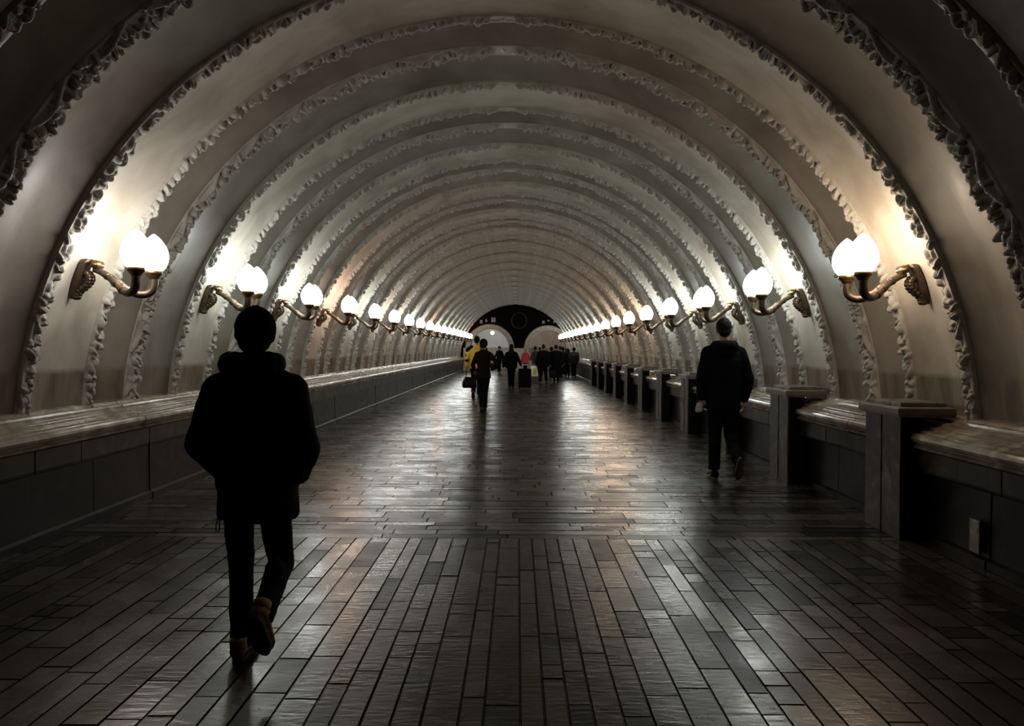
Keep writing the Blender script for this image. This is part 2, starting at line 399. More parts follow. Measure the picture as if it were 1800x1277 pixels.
# ------------------------------------------------------------------ side walls with ledges
def side(sgn, foot, name):
    rnd = random.Random(5 if sgn < 0 else 6)
    f = abs(foot)
    low = [(f, 0.0), (f - 0.012, 0.0), (f - 0.012, 0.06), (f + 0.02, 0.075), (f + 0.03, 0.52), (f - 0.0, 0.56)]
    band = [(f + 0.03, 0.545), (f - 0.05, 0.55), (f - 0.055, 0.57), (f - 0.055, 0.715), (f - 0.035, 0.73)]
    lip = [(f - 0.02, 0.728), (f - 0.10, 0.735), (f - 0.105, 0.75), (f - 0.075, 0.765)]
    l0 = f - 0.075
    for q in range(7):
        a = -math.pi / 2 + math.pi * q / 6; lip.append((l0 - 0.045 * math.cos(a) , 0.81 + 0.04 * math.sin(a)))
    lip += [(f - 0.045, 0.854), (f - 0.04, 0.868), (f - 0.005, 0.872), (f + 0.03, 0.882), (f + 0.035, 0.896), (f + 0.07, 0.90), (f + 0.10, 0.915), (f + 0.105, 0.928), (3.565, 0.936), (3.575, 0.952), (3.61, 0.957), (3.63, 0.978), (3.66, 0.985), (3.95, 0.992)]
    def run(prof, step, jx, gap, nm, mat, jz=0.0):
        vs, fs = [], []; y = YB
        while y < YE:
            y1 = min(YE, y + step * rnd.uniform(0.8, 1.2)); dx = rnd.uniform(-jx, jx); dz = rnd.uniform(-jz, jz); i = len(vs); m = len(prof)
            ramp_in = [(y, -0.012), (y + gap, 0), (y1 - gap, 0), (y1, -0.012)]
            for yy, d in ramp_in:
                for (x, z) in prof: vs.append((sgn * (x - dx - d), yy, z + dz))
            for a in range(3):
                for b in range(m - 1):
                    q = (i + a * m + b, i + a * m + b + 1, i + (a + 1) * m + b + 1, i + (a + 1) * m + b)
                    fs.append(q if sgn < 0 else q[::-1])
            y = y1
        me = bpy.data.meshes.new(nm); me.from_pydata(vs, [], fs); me.update()
        return struct(nm, me, M[mat])
    run(low, 0.9, 0.006, 0.004, 'wall_' + name, 'panel')['label'] = 'dark marble panelled foot of the %s wall' % name
    run(band, 0.65, 0.004, 0.004, 'baseboard_' + name, 'band')['label'] = 'brown marble band under the ledge, %s wall' % name
    o = run(lip, 1.3, 0.006, 0.004, 'trim_' + str(60 if sgn < 0 else 61), 'ledge', 0.002); o['label'] = 'moulded tan marble ledge along the %s wall' % name
side(-1, FLL, 'left'); side(1, FLR, 'right')

# ------------------------------------------------------------------ end wall with two arches and the hall beyond
def end_wall():
    bm = bmesh.new(); th = 0.9
    cs = ((-1.72, 1.29), (2.14, 1.23)); spring = 1.50
    # wall as columns of quads between the arch edges and the vault
    def hole(x):
        for c, r in cs:
            if abs(x - c) < r: return spring + math.sqrt(max(0, r * r - (x - c) ** 2))
        return None
    xs = sorted(set([round(-3.7 + 7.4 * i / 148, 4) for i in range(149)] + [c - r for c, r in cs] + [c + r for c, r in cs]))
    def add(a, b, c_, d): bm.faces.new([bm.verts.new(p) for p in (a, b, c_, d)])
    for x0, x1 in zip(xs, xs[1:]):
        xm = (x0 + x1) / 2; open_ = hole(xm) is not None
        b0 = (hole(x0) or spring) if open_ else 0; b1 = (hole(x1) or spring) if open_ else 0
        for yy, flip in ((YE, False), (YE + th, True)):
            q = [(x0, yy, b0), (x1, yy, b1), (x1, yy, 4.7), (x0, yy, 4.7)]
            add(*(q[::-1] if flip else q))
        if open_: add((x0, YE, b0), (x0, YE + th, b0), (x1, YE + th, b1), (x1, YE, b1))
    for c, r in cs:
        for s in (-1, 1):
            x = c + s * r; q = [(x, YE, 0), (x, YE + th, 0), (x, YE + th, spring), (x, YE, spring)]; add(*(q if s < 0 else q[::-1]))
    bmesh.ops.remove_doubles(bm, verts=bm.verts, dist=1e-4)
    struct('wall_end', bm, M['mural'], 'near-black mosaic end wall with two arched openings')
    n = 62
    for c, r in cs:
        # moulded archivolt
        bm = bmesh.new(); out = []
        prof = [(0.0, 0.05), (0.0, -0.05), (0.10, -0.10), (0.12, -0.05), (0.22, -0.06), (0.24, -0.12), (0.33, -0.10), (0.35, 0.0)]
        for j in range(33):
            a = math.pi * j / 32
            out.append([bm.verts.new((c + (r - 0.01 + d) * math.cos(a), YE + yy, spring + (r - 0.01 + d) * math.sin(a))) for d, yy in prof])
        for A, B in zip(out, out[1:]):
            for q in range(len(prof) - 1): bm.faces.new((A[q], A[q + 1], B[q + 1], B[q]))
        struct('trim_%d' % n, bm, M['arch'], 'beige marble arch moulding round the %s opening' % ('left' if c < 0 else 'right'), True); n += 1
    # beige piers under the springing line
    for x0, x1 in ((-3.46, -3.03), (-0.41, 0.89)):
        bm = bmesh.new(); box(bm, x0, x1, YE - 0.1, YE + th + 0.04, 0, 1.42, 0.01); box(bm, x0 - 0.03 if x0 > -3 else x0, x1 + 0.03 if x1 < 3.2 else x1, YE - 0.14, YE + th + 0.07, 1.42, 1.52, 0.012)
        struct('trim_%d' % n, bm, M['beige']); n += 1
    # round medallion ring with a disc, and small pale plaques
    bm = bmesh.new(); out = []
    for j in range(48):
        a = 2 * math.pi * j / 48
        out.append([bm.verts.new((0.24 + (0.5 + 0.035 * math.cos(b)) * math.cos(a), YE - 0.01 + 0.03 * math.sin(b), 3.36 + (0.52 + 0.035 * math.cos(b)) * math.sin(a))) for b in (2 * math.pi * q / 8 for q in range(8))])
    for j in range(48):
        A, B = out[j], out[(j + 1) % 48]
        for q in range(8): bm.faces.new((A[q], A[(q + 1) % 8], B[(q + 1) % 8], B[q]))
    struct('trim_%d' % n, bm, M['ring'], 'faint round relief on the dark end wall', True); n += 1
    for i, (x, z, w_, h_, kind) in enumerate(((-2.29, 3.27, .18, .24, 0), (-1.95, 3.38, .15, .25, 1), (-1.48, 3.40, .29, .32, 0), (1.85, 3.27, .17, .2, 0), (2.19, 3.37, .16, .14, 2), (2.58, 3.33, .13, .24, 3))):
        bm = bmesh.new()
        if kind in (0, 3):
            for c_ in range(2):
                for r_ in range(3):
                    box(bm, x - w_ / 2 + c_ * w_ / 2 + .006, x + c_ * w_ / 2 - .006, YE - 0.03, YE + .005, z - h_ / 2 + r_ * h_ / 3 + .006, z - h_ / 2 + (r_ + 1) * h_ / 3 - .006)
            if kind == 3: bmesh.ops.rotate(bm, verts=bm.verts, cent=(x, YE, z), matrix=Matrix.Rotation(0.3, 3, 'Y'))
        elif kind == 1:
            vs = [bm.verts.new((x + dx * w_, YE - .03, z + dz * h_)) for dx, dz in ((-.4, -.5), (.4, -.5), (.42, 0), (.12, .2), (0, .5), (-.12, .2), (-.42, 0))]
            f = bm.faces.new(vs); ex = bmesh.ops.extrude_face_region(bm, geom=[f]); bmesh.ops.translate(bm, verts=[v for v in ex['geom'] if isinstance(v, bmesh.types.BMVert)], vec=(0, .035, 0))
        else:
            for sx in (-1, 1): ell(bm, (x + sx * .035, YE - .01, z + .01), (.045, .025, .05))
            ell(bm, (x, YE - .01, z - .03), (.05, .025, .04))
        o = obj('wall_plaque', bm, M['tile'], smooth=False)
        tag(o, ('small pale square plaque low at the left edge of the dark end wall', 'small pale bottle-shaped plaque above the left arch crown', 'largest pale square plaque, right of the bottle-shaped one above left arch',
                'small pale square plaque nearest the middle above the right arch', 'tiny pale heart-like plaque above the right arch', 'small tilted pale plaque at the right edge of the dark end wall')[i], 'plaque', 'pale plaques on the dark end wall')
    # hall beyond
    for sgn, mat, cx in ((-1, 'lobby', -1.72), (1, 'lobbyr', 2.14)):
        bm = bmesh.new(); y0, y1 = YE + th, YE + 5.2; xa, xb = (-3.9, 0.2) if sgn < 0 else (0.2, 3.9)
        vs = []
        nseg = 16
        for j in range(nseg + 1):       # coved ceiling from the near wall to the far wall
            f = j / nseg; yy = y0 + (y1 - y0) * f; zz = 4.3 if f < .3 else 1.55 + 2.75 * math.sqrt(max(0, 1 - ((f - .3) / .7) ** 2))
            vs.append((bm.verts.new((xa, yy, zz)), bm.verts.new((xb, yy, zz))))
        for A, B in zip(vs, vs[1:]): bm.faces.new((A[0], A[1], B[1], B[0]))
        ca = bm.verts.new((xa, y0, 1.55)); cb = bm.verts.new((xb, y0, 1.55)); bm.faces.new([v[0] for v in vs] + [ca]); bm.faces.new([v[1] for v in vs][::-1] + [cb])
        struct('ceiling_hall_%s' % ('left' if sgn < 0 else 'right'), bm, M[mat], 'pale coved hall ceiling seen through the %s arch' % ('left' if sgn < 0 else 'right'), True)
        bm = bmesh.new(); box(bm, xa, xb, y1, y1 + 0.1, 0, 1.5); box(bm, xa, xb, y1 - 0.06, y1 + .1, 1.5, 1.56)
        box(bm, xa - 0.05 if sgn < 0 else xb, xa if sgn < 0 else xb + 0.05, y0, y1, 0, 1.56)
        struct('wall_hall_%s' % ('left' if sgn < 0 else 'right'), bm, M['beige'])
        # hanging globe lamp; the right one is added unseen to light its hall
        t = thing('pendant_lamp', 'small bright globe hanging in the hall %s arch' % ('left' if sgn < 0 else 'right'), 'lamp', (cx + (0.10 if sgn < 0 else 1.0), YE + 2.4, 4.1))
        z = -1.52 if sgn < 0 else -0.9
        bm = bmesh.new(); tube(bm, [(0, 0, 0.05), (0, 0, z + 0.12)], 0.012, 8); obj('stem', bm, M['bronze'], t)
        bm = bmesh.new(); lathe(bm, [(0.02, 0), (0.05, -0.02), (0.06, -0.05)], (0, 0, z + 0.14)); obj('fitter', bm, M['brass'], t)
        bm = bmesh.new(); ell(bm, (0, 0, z), (0.12, 0.12, 0.12), None, 16, 10); obj('globe', bm, M['hall' if sgn < 0 else 'hallw_added'], t)
end_wall()

# ------------------------------------------------------------------ pedestals against the right wall
ORD = ['nearest', 'second', 'third', 'fourth', 'fifth', 'sixth', 'seventh', 'eighth', 'ninth', 'tenth', 'eleventh', 'twelfth', 'thirteenth', 'fourteenth', 'fifteenth', 'sixteenth', 'seventeenth', 'farthest']
def copy_tree(o, parent=None):
    c = o.copy(); C.objects.link(c); c.parent = parent
    for ch in o.children: copy_tree(ch, c)
    return c
def make_pedestal():
    t = thing('stone_pedestal', '', 'pedestal', group='stone pedestals along the right wall')
    x0, x1, d = 3.18, 3.46, 0.66       # root at (x0, near face, 0)
    W = x1 - x0
    bm = bmesh.new(); box(bm, 0.02, W - 0.09, 0.0, d, 0, 0.99, 0.004)
    obj('body', bm, M['black'], t, smooth=False)
    edges = [0.0, 0.155, 0.335, 0.50, d]
    for i, (a, b) in enumerate(zip(edges, edges[1:])):
        bm = bmesh.new(); dep = (0.0, 0.006, 0.0, 0.010)[i]
        box(bm, dep, 0.03, a + 0.004, b - 0.004, 0.0, 0.50 if i % 2 else 0.62, 0.003)
        box(bm, dep + 0.003, 0.03, a + 0.004, b - 0.004, 0.503 if i % 2 else 0.623, 0.99, 0.003)
        obj('marble_panel', bm, M['clad'], t, smooth=False)
    bm = bmesh.new()
    box(bm, -0.035, 0.43, -0.04, d + 0.04, 0.99, 1.05, 0.012); box(bm, -0.02, 0.43, -0.025, d + 0.025, 0.975, 0.992, 0.004)
    obj('cap', bm, M['cap'], t, smooth=False)
    bm = bmesh.new(); box(bm, 0.05, 0.42, 0.10, d - 0.0, 1.05, 1.085, 0.008); obj('top_slab', bm, M['cap'], t, smooth=False)
    return t
ped = make_pedestal()
for k in range(11):
    o = ped if k == 0 else copy_tree(ped)
    o.location = (3.18, 6.30 + k * P * 0.99, 0)
    o['label'] = ('marble-clad stone pedestal nearest the camera on the right' if k == 0 else
                  'third stone pedestal from the camera, mostly hidden behind the walking man' if k == 2 else
                  'farthest stone pedestal of the row along the right wall' if k == 10 else
                  '%s stone pedestal from the camera along the right wall' % ORD[k])
bm = bmesh.new(); box(bm, 3.355, 3.375, 5.52, 5.64, 0.09, 0.32, 0.004)
tag(obj('wall_plate', bm, M['cap'], smooth=False), 'pale upright plate low on the dark right wall in front of the nearest pedestal', 'plate')

# ------------------------------------------------------------------ twin globe wall lamps (built for the left wall, lamp axis at local y = 0)
def make_sconce(s):
    """s = -1 left wall, +1 right wall; local x is the world x, local z the world z"""
    t = thing('wall_sconce', '', 'lamp')
    def X(x): return s * x
    bm = bmesh.new()   # shield shaped back plate following the vault
    prof = [(2.21, .035), (2.18, .06), (2.12, .065), (2.05, .06), (1.98, .05), (1.92, .032), (1.885, .012)]
    prev = None
    for z, wy in prof:
        xw = math.sqrt(3.685 ** 2 - (z - H0) ** 2)
        ring = [bm.verts.new((X(xw + 0.01), -wy, z)), bm.verts.new((X(xw - 0.03), -wy, z)), bm.verts.new((X(xw - 0.045), -wy * .5, z)), bm.verts.new((X(xw - 0.045), wy * .5, z)), bm.verts.new((X(xw - 0.03), wy, z)), bm.verts.new((X(xw + 0.01), wy, z))]
        if prev:
            for q in range(6): bm.faces.new((prev[q], prev[(q + 1) % 6], ring[(q + 1) % 6], ring[q]))
        else: bm.faces.new(ring)
        prev = ring
    bm.faces.new(prev)
    bmesh.ops.recalc_face_normals(bm, faces=bm.faces)
    obj('back_plate', bm, M['bronze'], t, smooth=False)
    bm = bmesh.new()   # acanthus bulb below the arm
    for i in range(9):
        f = i / 8; z = 2.09 - 0.19 * f; xw = math.sqrt(3.685 ** 2 - (z - H0) ** 2) - 0.05 - 0.075 * math.sin(math.pi * min(1, f * 1.1 + .12)) * (1 - .4 * f)
        for q in (-1, 0, 1): ell(bm, (X(xw + 0.02 * abs(q)), q * 0.028 * (1 - .6 * f), z), (.028, .022, .026), None, 10, 6)
    obj('leaf_boss', bm, M['bronze'], t)
    bm = bmesh.new()   # scroll above the arm
    c = Vector((X(3.30), 0, 2.165))
    tube(bm, [c + Vector((0, -.05, 0)), c + Vector((0, .05, 0))], 0.034, 20)
    tube(bm, [c + Vector((0, -.058, 0)), c + Vector((0, .058, 0))], 0.018, 14)
    ell(bm, c + Vector((0, -.06, 0)), (.010,) * 3, None, 10, 6); ell(bm, c + Vector((0, .06, 0)), (.010,) * 3, None, 10, 6)
    tube(bm, [c + Vector((X(.01), 0, .012)), c + Vector((X(.05), 0, .02))], [.018, .018], 10)
    obj('scroll', bm, M['brass'], t)
    for sg in (-1, 1):
        pts = []
        raw = [(3.32, 0.012, 2.125), (3.25, 0.02, 2.095), (3.16, 0.035, 2.035), (3.09, 0.055, 1.975), (3.03, 0.085, 1.935), (2.97, 0.12, 1.93), (2.925, 0.145, 1.96), (2.91, 0.155, 2.01), (2.91, 0.155, 2.075)]
        for i in range(len(raw) - 1):
            p0 = Vector(raw[max(i - 1, 0)]); p1 = Vector(raw[i]); p2 = Vector(raw[i + 1]); p3 = Vector(raw[min(i + 2, len(raw) - 1)])
            for q in range(4):
                u = q / 4; pts.append(0.5 * ((2 * p1) + (p2 - p0) * u + (2 * p0 - 5 * p1 + 4 * p2 - p3) * u * u + (3 * p1 - p0 - 3 * p2 + p3) * u ** 3))
        pts.append(Vector(raw[-1])); pts = [Vector((X(p.x), sg * p.y, p.z)) for p in pts]
        m = len(pts); rad = [0.022 + 0.017 * (i / m) ** 1.2 for i in range(m)]
        for i in (9, 13): rad[i] += 0.006
        bm = bmesh.new(); tube(bm, pts, rad, 14)
        for i in (6, 10, 14):        # raised bands
            d = (pts[i + 1] - pts[i]).normalized(); tube(bm, [pts[i] - d * .005, pts[i] + d * .005], rad[i] + .006, 14)
        obj('arm', bm, M['bronze'], t)
        bm = bmesh.new(); lathe(bm, [(.038, 0), (.044, .012), (.058, .03), (.060, .036), (.068, .038), (.070, .068), (.062, .072)], (X(2.91), sg * .155, 2.062), 20); obj('cup', bm, M['brass'], t)
        bm = bmesh.new()
        lathe(bm, [(.054, 0), (.072, .010), (.095, .036), (.111, .075), (.119, .12), (.114, .165), (.097, .21), (.072, .25), (.043, .283), (.019, .304), (.004, .314)], (X(2.91), sg * .155, 2.126), 20)
        obj('globe', bm, M['neutral'], t)
    return t
warmL = {3: 'pink', 9: 'pink', 17: 'pink'}; warmR = {0: 'warm', 7: 'pink', 12: 'warm'}
for s, nm, wm in ((-1, 'left', warmL), (1, 'right', warmR)):
    base = make_sconce(s)
    for k in range(18):
        o = base if k == 0 else copy_tree(base)
        o.location = (0, YL + k * P, 0); o['group'] = 'twin globe lamps along the %s wall' % nm
        mk = wm.get(k, 'neutral' if k in (0, 5, 6) or (s > 0 and k in (8,)) else 'cool')
        tone = 'warm-lit ' if mk in ('warm', 'pink') else ''
        if mk != 'neutral':
            for ch in o.children:
                if ch.name.startswith('globe'):
                    if k: ch.data = ch.data   # linked mesh, colour kept on the object slot
                    ch.material_slots[0].link = 'OBJECT'; ch.material_slots[0].material = M[mk]
        if k == 0: lab = 'large bronze wall lamp with two %sglowing globes, nearest on the %s wall' % (tone, nm)
        elif k == 17: lab = 'farthest %sbronze twin-globe wall lamp on the %s wall, beside the end wall' % (tone, nm)
        else: lab = '%s %sbronze twin-globe wall lamp from the camera on the %s wall' % (ORD[k], tone, nm)
        o['label'] = lab
#PEOPLE
# ------------------------------------------------------------------ people (local frame: facing +y, x to their right, z up, 1.75 m tall)
def hand(bm, wrist, d, nrm, curl=0.5, side=1):
    """palm, five separate bent fingers; d = direction of the hand, nrm = palm normal"""
    d = Vector(d).normalized(); nrm = Vector(nrm); nrm = (nrm - d * nrm.dot(d)).normalized(); acr = d.cross(nrm) * side
    w_ = Vector(wrist)
    for q in (-.028, -.010, .010, .028): cap(bm, w_ + acr * q * .55, .015, w_ + d * .085 + acr * q, .0135, 8)
    for q, ln in ((-.031, .060), (-.0105, .074), (.0105, .080), (.031, .070)):
        p = w_ + d * .088 + acr * q; a = 0.15
        for f, r in ((.42, .0095), (.32, .0085), (.26, .0075)):
            a += curl * 0.9; v = d * math.cos(a) + nrm * math.sin(a); p2 = p + v * ln * f * 1.15
            cap(bm, p, r, p2, r * .92, 8); p = p2
    p = w_ + d * .022 + acr * .024; v = (d * .75 + acr * .62 + nrm * .3).normalized(); p2 = p + v * .045
    cap(bm, p, .0125, p2, .0105, 8); v = (d * .9 + acr * .1 + nrm * (.3 + curl * .4)).normalized(); cap(bm, p2, .0105, p2 + v * .034, .0085, 8)
def head(bm, c, turn=0.0, nod=0.0):
    R = Matrix.Rotation(turn, 3, 'Z') @ Matrix.Rotation(-nod, 3, 'X'); c = Vector(c)
    def e(p, r): ell(bm, c + R @ Vector(p), r, R)
    e((0, -.012, .022), (.077, .095, .098)); e((0, .022, -.035), (.060, .072, .078)); e((0, .045, -.085), (.030, .032, .026))
    e((0, .088, .028), (.052, .014, .013))                                     # brow
    cap(bm, c + R @ Vector((0, .090, .012)), .009, c + R @ Vector((0, .110, -.022)), .014, 8)   # nose
    for s in (-1, 1):
        e((s * .030, .080, .004), (.013, .010, .009)); e((s * .045, .066, -.030), (.022, .018, .020))
        e((s * .079, -.005, -.008), (.008, .018, .030))
    e((0, .088, -.052), (.024, .009, .005)); e((0, .087, -.062), (.020, .009, .006))
def shoe(root, ank, pitch, yaw, up, so, detail=False, boot=False, swoosh=False):
    """ank = ankle joint, pitch > 0 lifts the heel"""
    base = Matrix.Translation(ank) @ Matrix.Rotation(yaw, 4, 'Z') @ Matrix.Rotation(-pitch, 4, 'X')
    bm = bmesh.new(); z0 = -.085
    out = []
    for (y, hw, zt) in ((-.085, .012, .05), (-.075, .034, .068), (-.04, .042, .082 if not boot else .10), (.0, .042, .085 if not boot else .11), (.045, .044, .066), (.09, .050, .045), (.13, .050, .036), (.165, .036, .028), (.185, .010, .018)):
        ring = []
        for k in range(14):
            a = 2 * math.pi * k / 14; ring.append(bm.verts.new((hw * math.cos(a) * (1 - .25 * max(0, math.sin(a))), y, z0 + .022 + zt * .5 + zt * .5 * math.sin(a))))
        out.append(ring)
    for A, B in zip(out, out[1:]):
        for k in range(14): bm.faces.new((A[k], A[(k + 1) % 14], B[(k + 1) % 14], B[k]))
    bm.faces.new(out[0][::-1]); bm.faces.new(out[-1])
    if boot: tube(bm, [(0, -.045, -.02), (0, -.05, .03)], [.040, .042], 16)
    bmesh.ops.transform(bm, matrix=base, verts=bm.verts)
    sh = obj('shoe', bm, M[up], root)
    bm = bmesh.new(); n = 24; lo, hi = [], []
    for k in range(n):
        a = 2 * math.pi * k / n; yy = .05 + .140 * math.sin(a); wd = .047 if yy > .06 else .040 - .006 * math.exp(-((yy - .02) / .03) ** 2) * 1
        x = wd * math.cos(a) * (1 + .1 * (1 - abs(math.cos(a))))
        lo.append(bm.verts.new((x, yy, z0 + (0 if yy < .12 else (yy - .12) * .15)))); hi.append(bm.verts.new((x * 1.04, yy, z0 + .028)))
    for k in range(n): bm.faces.new((lo[k], lo[(k + 1) % n], hi[(k + 1) % n], hi[k]))
    bm.faces.new(lo[::-1]); bm.faces.new(hi)
    bmesh.ops.transform(bm, matrix=base, verts=bm.verts); obj('sole', bm, M[so], sh, smooth=False)
    if swoosh:
        bm = bmesh.new(); pts = [(-.045, .0, -.042), (-.046, .03, -.052), (-.049, .06, -.046), (-.046, -.035 , -.005)]
        cur = []
        for i in range(9):
            f = i / 8; cur.append(Vector((-.0455 - .003 * math.sin(math.pi * f), .06 - .10 * f, -.045 + .036 * (f ** 1.7) - .012 * math.sin(math.pi * f))))
        tube(bm, cur, [.001, .004, .006, .0065, .006, .005, .004, .0025, .001], 8)
        bmesh.ops.transform(bm, matrix=base, verts=bm.verts); obj('side_mark', bm, M['white'], sh)
    return sh
def person(label, px, feet_y, H=1.72, rz=0.0, kneeL=(-.07, .02, .49), ankL=(-.075, 0, .085), pitL=0, kneeR=(.07, .05, .50), ankR=(.075, -.02, .085), pitR=0,
           elL=(-.25, -.03, 1.12), wrL=(-.25, .05, .86), elR=(.25, -.03, 1.12), wrR=(.25, .05, .86), coat=None, coatmat='cloth', trou='denim', shoes=('sole', 'sole'),
           hat=None, hair='hair', hood=False, armr=.055, trr=1.0, vox=.012, fold=.02, sh=.185, shz=1.375, hoods=1.0, loc=None, handL=True, handR=True, handdL=(0, .1, -1), handdR=(0, .1, -1), longhair=False, turn=0, boot=False, swoosh=False, coatname='jacket'):
    if loc is None:
        Y = F * 1.5 / (feet_y - HY); loc = ((px - CX) * Y / F + CAM[0], Y, 0)
    t = thing('person', label, 'person', loc, rz, None, H / 1.75)
    # body: one continuous surface
    bm = bmesh.new()
    rings(bm, [(.84, 0, 0, .10, .08), (.90, 0, 0, .155, .10), (1.02, 0, 0, .135, .095), (1.12, 0, .005, .13, .095), (1.28, 0, .01, .155, .11), (1.38, 0, 0, .15, .095), (1.44, 0, -.01, .08, .06)])
    cap(bm, (0, -.012, 1.42), .056, (0, .0, 1.56), .054); head(bm, (0, .012, 1.63), turn)
    for sgn, el, wr, hd, on in ((-1, elL, wrL, handdL, handL), (1, elR, wrR, handdR, handR)):
        cap(bm, (sgn * (sh - .03), 0, shz + .01), .05, el, .038); cap(bm, el, .038, wr, .026)
        hand(bm, wr, hd, (-sgn, 0.1, 0), .55, sgn)
    for sgn, kn, an in ((-1, kneeL, ankL), (1, kneeR, ankR)):
        cap(bm, (sgn * .085, 0, .88), .082, kn, .052); cap(bm, kn, .052, an, .036)
        d = Vector((0, .09, -.035)); cap(bm, an, .036, Vector(an) + Vector((0, .03, -.02)), .032)
    soft('body', bm, M['skin'], t, vox * .7, 2)
    # trousers
    bm = bmesh.new()
    rings(bm, [(.82, 0, 0, .12, .10), (.90, 0, -.005, .172, .122), (1.0, 0, 0, .158, .112), (1.04, 0, 0, .15, .108)])
    for sgn, kn, an in ((-1, kneeL, ankL), (1, kneeR, ankR)):
        kn, an = Vector(kn), Vector(an); lo = an + (kn - an) * (-0.07 if boot else 0.03)
        cap(bm, (sgn * .085, 0, .87), .098 * trr, kn, .073 * trr, 16); cap(bm, kn, .073 * trr, kn.lerp(an, .55), .066 * trr, 16)
        tube(bm, [kn.lerp(an, .5), lo], [.066 * trr, .062 * trr], 16)
        ell(bm, kn.lerp(an, .3) + Vector((0, -.02, 0)), (.06 * trr, .06 * trr, .11))
    soft('trousers', bm, M[trou], t, vox, 2, fold * .6, .10)
    for an, pt, sw in ((ankL, pitL, swoosh), (ankR, pitR, False)): shoe(t, Vector(an), pt, 0, *shoes, boot=boot, swoosh=sw)
    # jacket or coat
    bm = bmesh.new()
    rings(bm, coat or [(.78, 0, 0, .185, .14), (.80, 0, 0, .20, .15), (.95, 0, 0, .195, .15), (1.1, 0, 0, .19, .15), (1.28, 0, .005, .205, .15), (1.38, 0, -.005, .195, .13), (1.44, 0, -.01, .12, .09), (1.49, 0, -.01, .075, .075)], 28)
    for sgn, el, wr in ((-1, elL, wrL), (1, elR, wrR)):
        el, wr = Vector(el), Vector(wr)
        cap(bm, (sgn * (sh - .025), -.005, shz), armr * 1.25, el, armr * 1.05, 16)
        cap(bm, (sgn * .06, -.01, 1.41), .062, (sgn * (sh - .05), -.005, shz + .025), armr, 14)
        cap(bm, el, armr * 1.05, el.lerp(wr, .8), armr * .9, 16); tube(bm, [el.lerp(wr, .75), wr], [armr * .9, armr * .8], 16)
    soft(coatname, bm, M[coatmat], t, vox, 3, fold, .13)
    if hood:
        bm = bmesh.new()
        q = hoods; zc = 1.455 + .02 * (q - 1) / .12
        for i in range(14):
            a = -math.pi / 2 + 2 * math.pi * i / 14; b = 0.5 - 0.5 * math.sin(a)     # back = 1
            ell(bm, (.092 * q * math.cos(a) * (1 + .22 * b), -.015 + (.078 * math.sin(a) - .03 * b) * q, zc - .01 * b), (.052, .052 + .01 * b, .045 + .025 * b), None, 12, 8)
        ell(bm, (0, -.115 * q, zc - .02), (.125, .055, .075)); ell(bm, (0, -.135 * q, zc - .075), (.085, .038, .06))
        soft('hood', bm, M[coatmat], t, vox, 12, fold * .6, .1)
    if hat:
        bm = bmesh.new()
        ell(bm, (0, -.002, 1.645), (.100, .116, .113), None, 24, 16); ell(bm, (0, -.02, 1.575), (.078, .088, .06), None, 20, 12)
        tube(bm, [(0, -.012, 1.585), (0, -.008, 1.61)], [.093, .099], 24)
        if hat == 'bobble': ell(bm, (0, 0, 1.79), (.035,) * 3)
        soft('knitted_hat', bm, M['knit'], t, vox * .8, 1, .004, .03)
    if hair:
        bm = bmesh.new(); Rz = Matrix.Rotation(turn, 3, 'Z'); c = Vector((0, .012, 1.63))
        ell(bm, c + Rz @ Vector((0, -.020, .032)), (.084, .098, .100), Rz, 20, 14); ell(bm, c + Rz @ Vector((0, -.055, -.02)), (.068, .058, .065), Rz)
        if longhair:
            ell(bm, (0, -.05, 1.56), (.092, .075, .14)); ell(bm, (0, -.07, 1.46), (.105, .06, .14))
        soft('hair', bm, M[hair], t, vox * .8, 1, .012, .03)
    return t

# the man walking nearest the camera
pm = person('nearest person, walking away in black hooded parka, dark hat and ochre boots, hands in pockets', 449, 1160, 1.69,
    trr=.88, kneeL=(-.075, .03, .49), ankL=(-.06, 0, .085), kneeR=(.135, .0, .475), ankR=(.150, -.33, .325), pitR=1.02,
    elL=(-.245, -.06, 1.07), wrL=(-.165, .10, .90), elR=(.265, -.06, 1.06), wrR=(.19, .10, .90), handdL=(.3, .5, -.8), handdR=(-.3, .5, -.8),
    coat=[(.70, .02, 0, .19, .15), (.72, .02, 0, .203, .16), (.85, .018, 0, .198, .16), (.98, .01, 0, .205, .165), (1.15, .0, 0, .215, .165), (1.28, 0, .0, .222, .16), (1.34, 0, -.01, .20, .135), (1.41, 0, -.01, .145, .10), (1.50, 0, -.01, .10, .09)],
    hood=True, hat='beanie', armr=.072, vox=.009, shoes=('boot', 'sole'), boot=True, sh=.20, shz=1.335, hoods=1.12, fold=.022)
bm = bmesh.new()   # loose drawcord loop at the hem
tube(bm, [(-.155, -.06, .72), (-.166, -.065, .68), (-.166, -.065, .65), (-.158, -.065, .64), (-.150, -.065, .655), (-.150, -.06, .72)], .003, 8)
obj('drawcord', bm, M['cloth'], pm)
bm = bmesh.new()   # pocket flap corner sticking out
box(bm, .20, .262, -.07, -.035, .885, .99, .012); obj('pocket_flap', bm, M['cloth'], pm)
for v, (sx, sz) in enumerate(((-1, 1.0), (1, 1.0))):
    bm = bmesh.new(); tube(bm, [(sx * .21, .12, .96), (sx * .17, .155, .86)], .008, 8); obj('pocket_welt', bm, M['cloth'], pm)

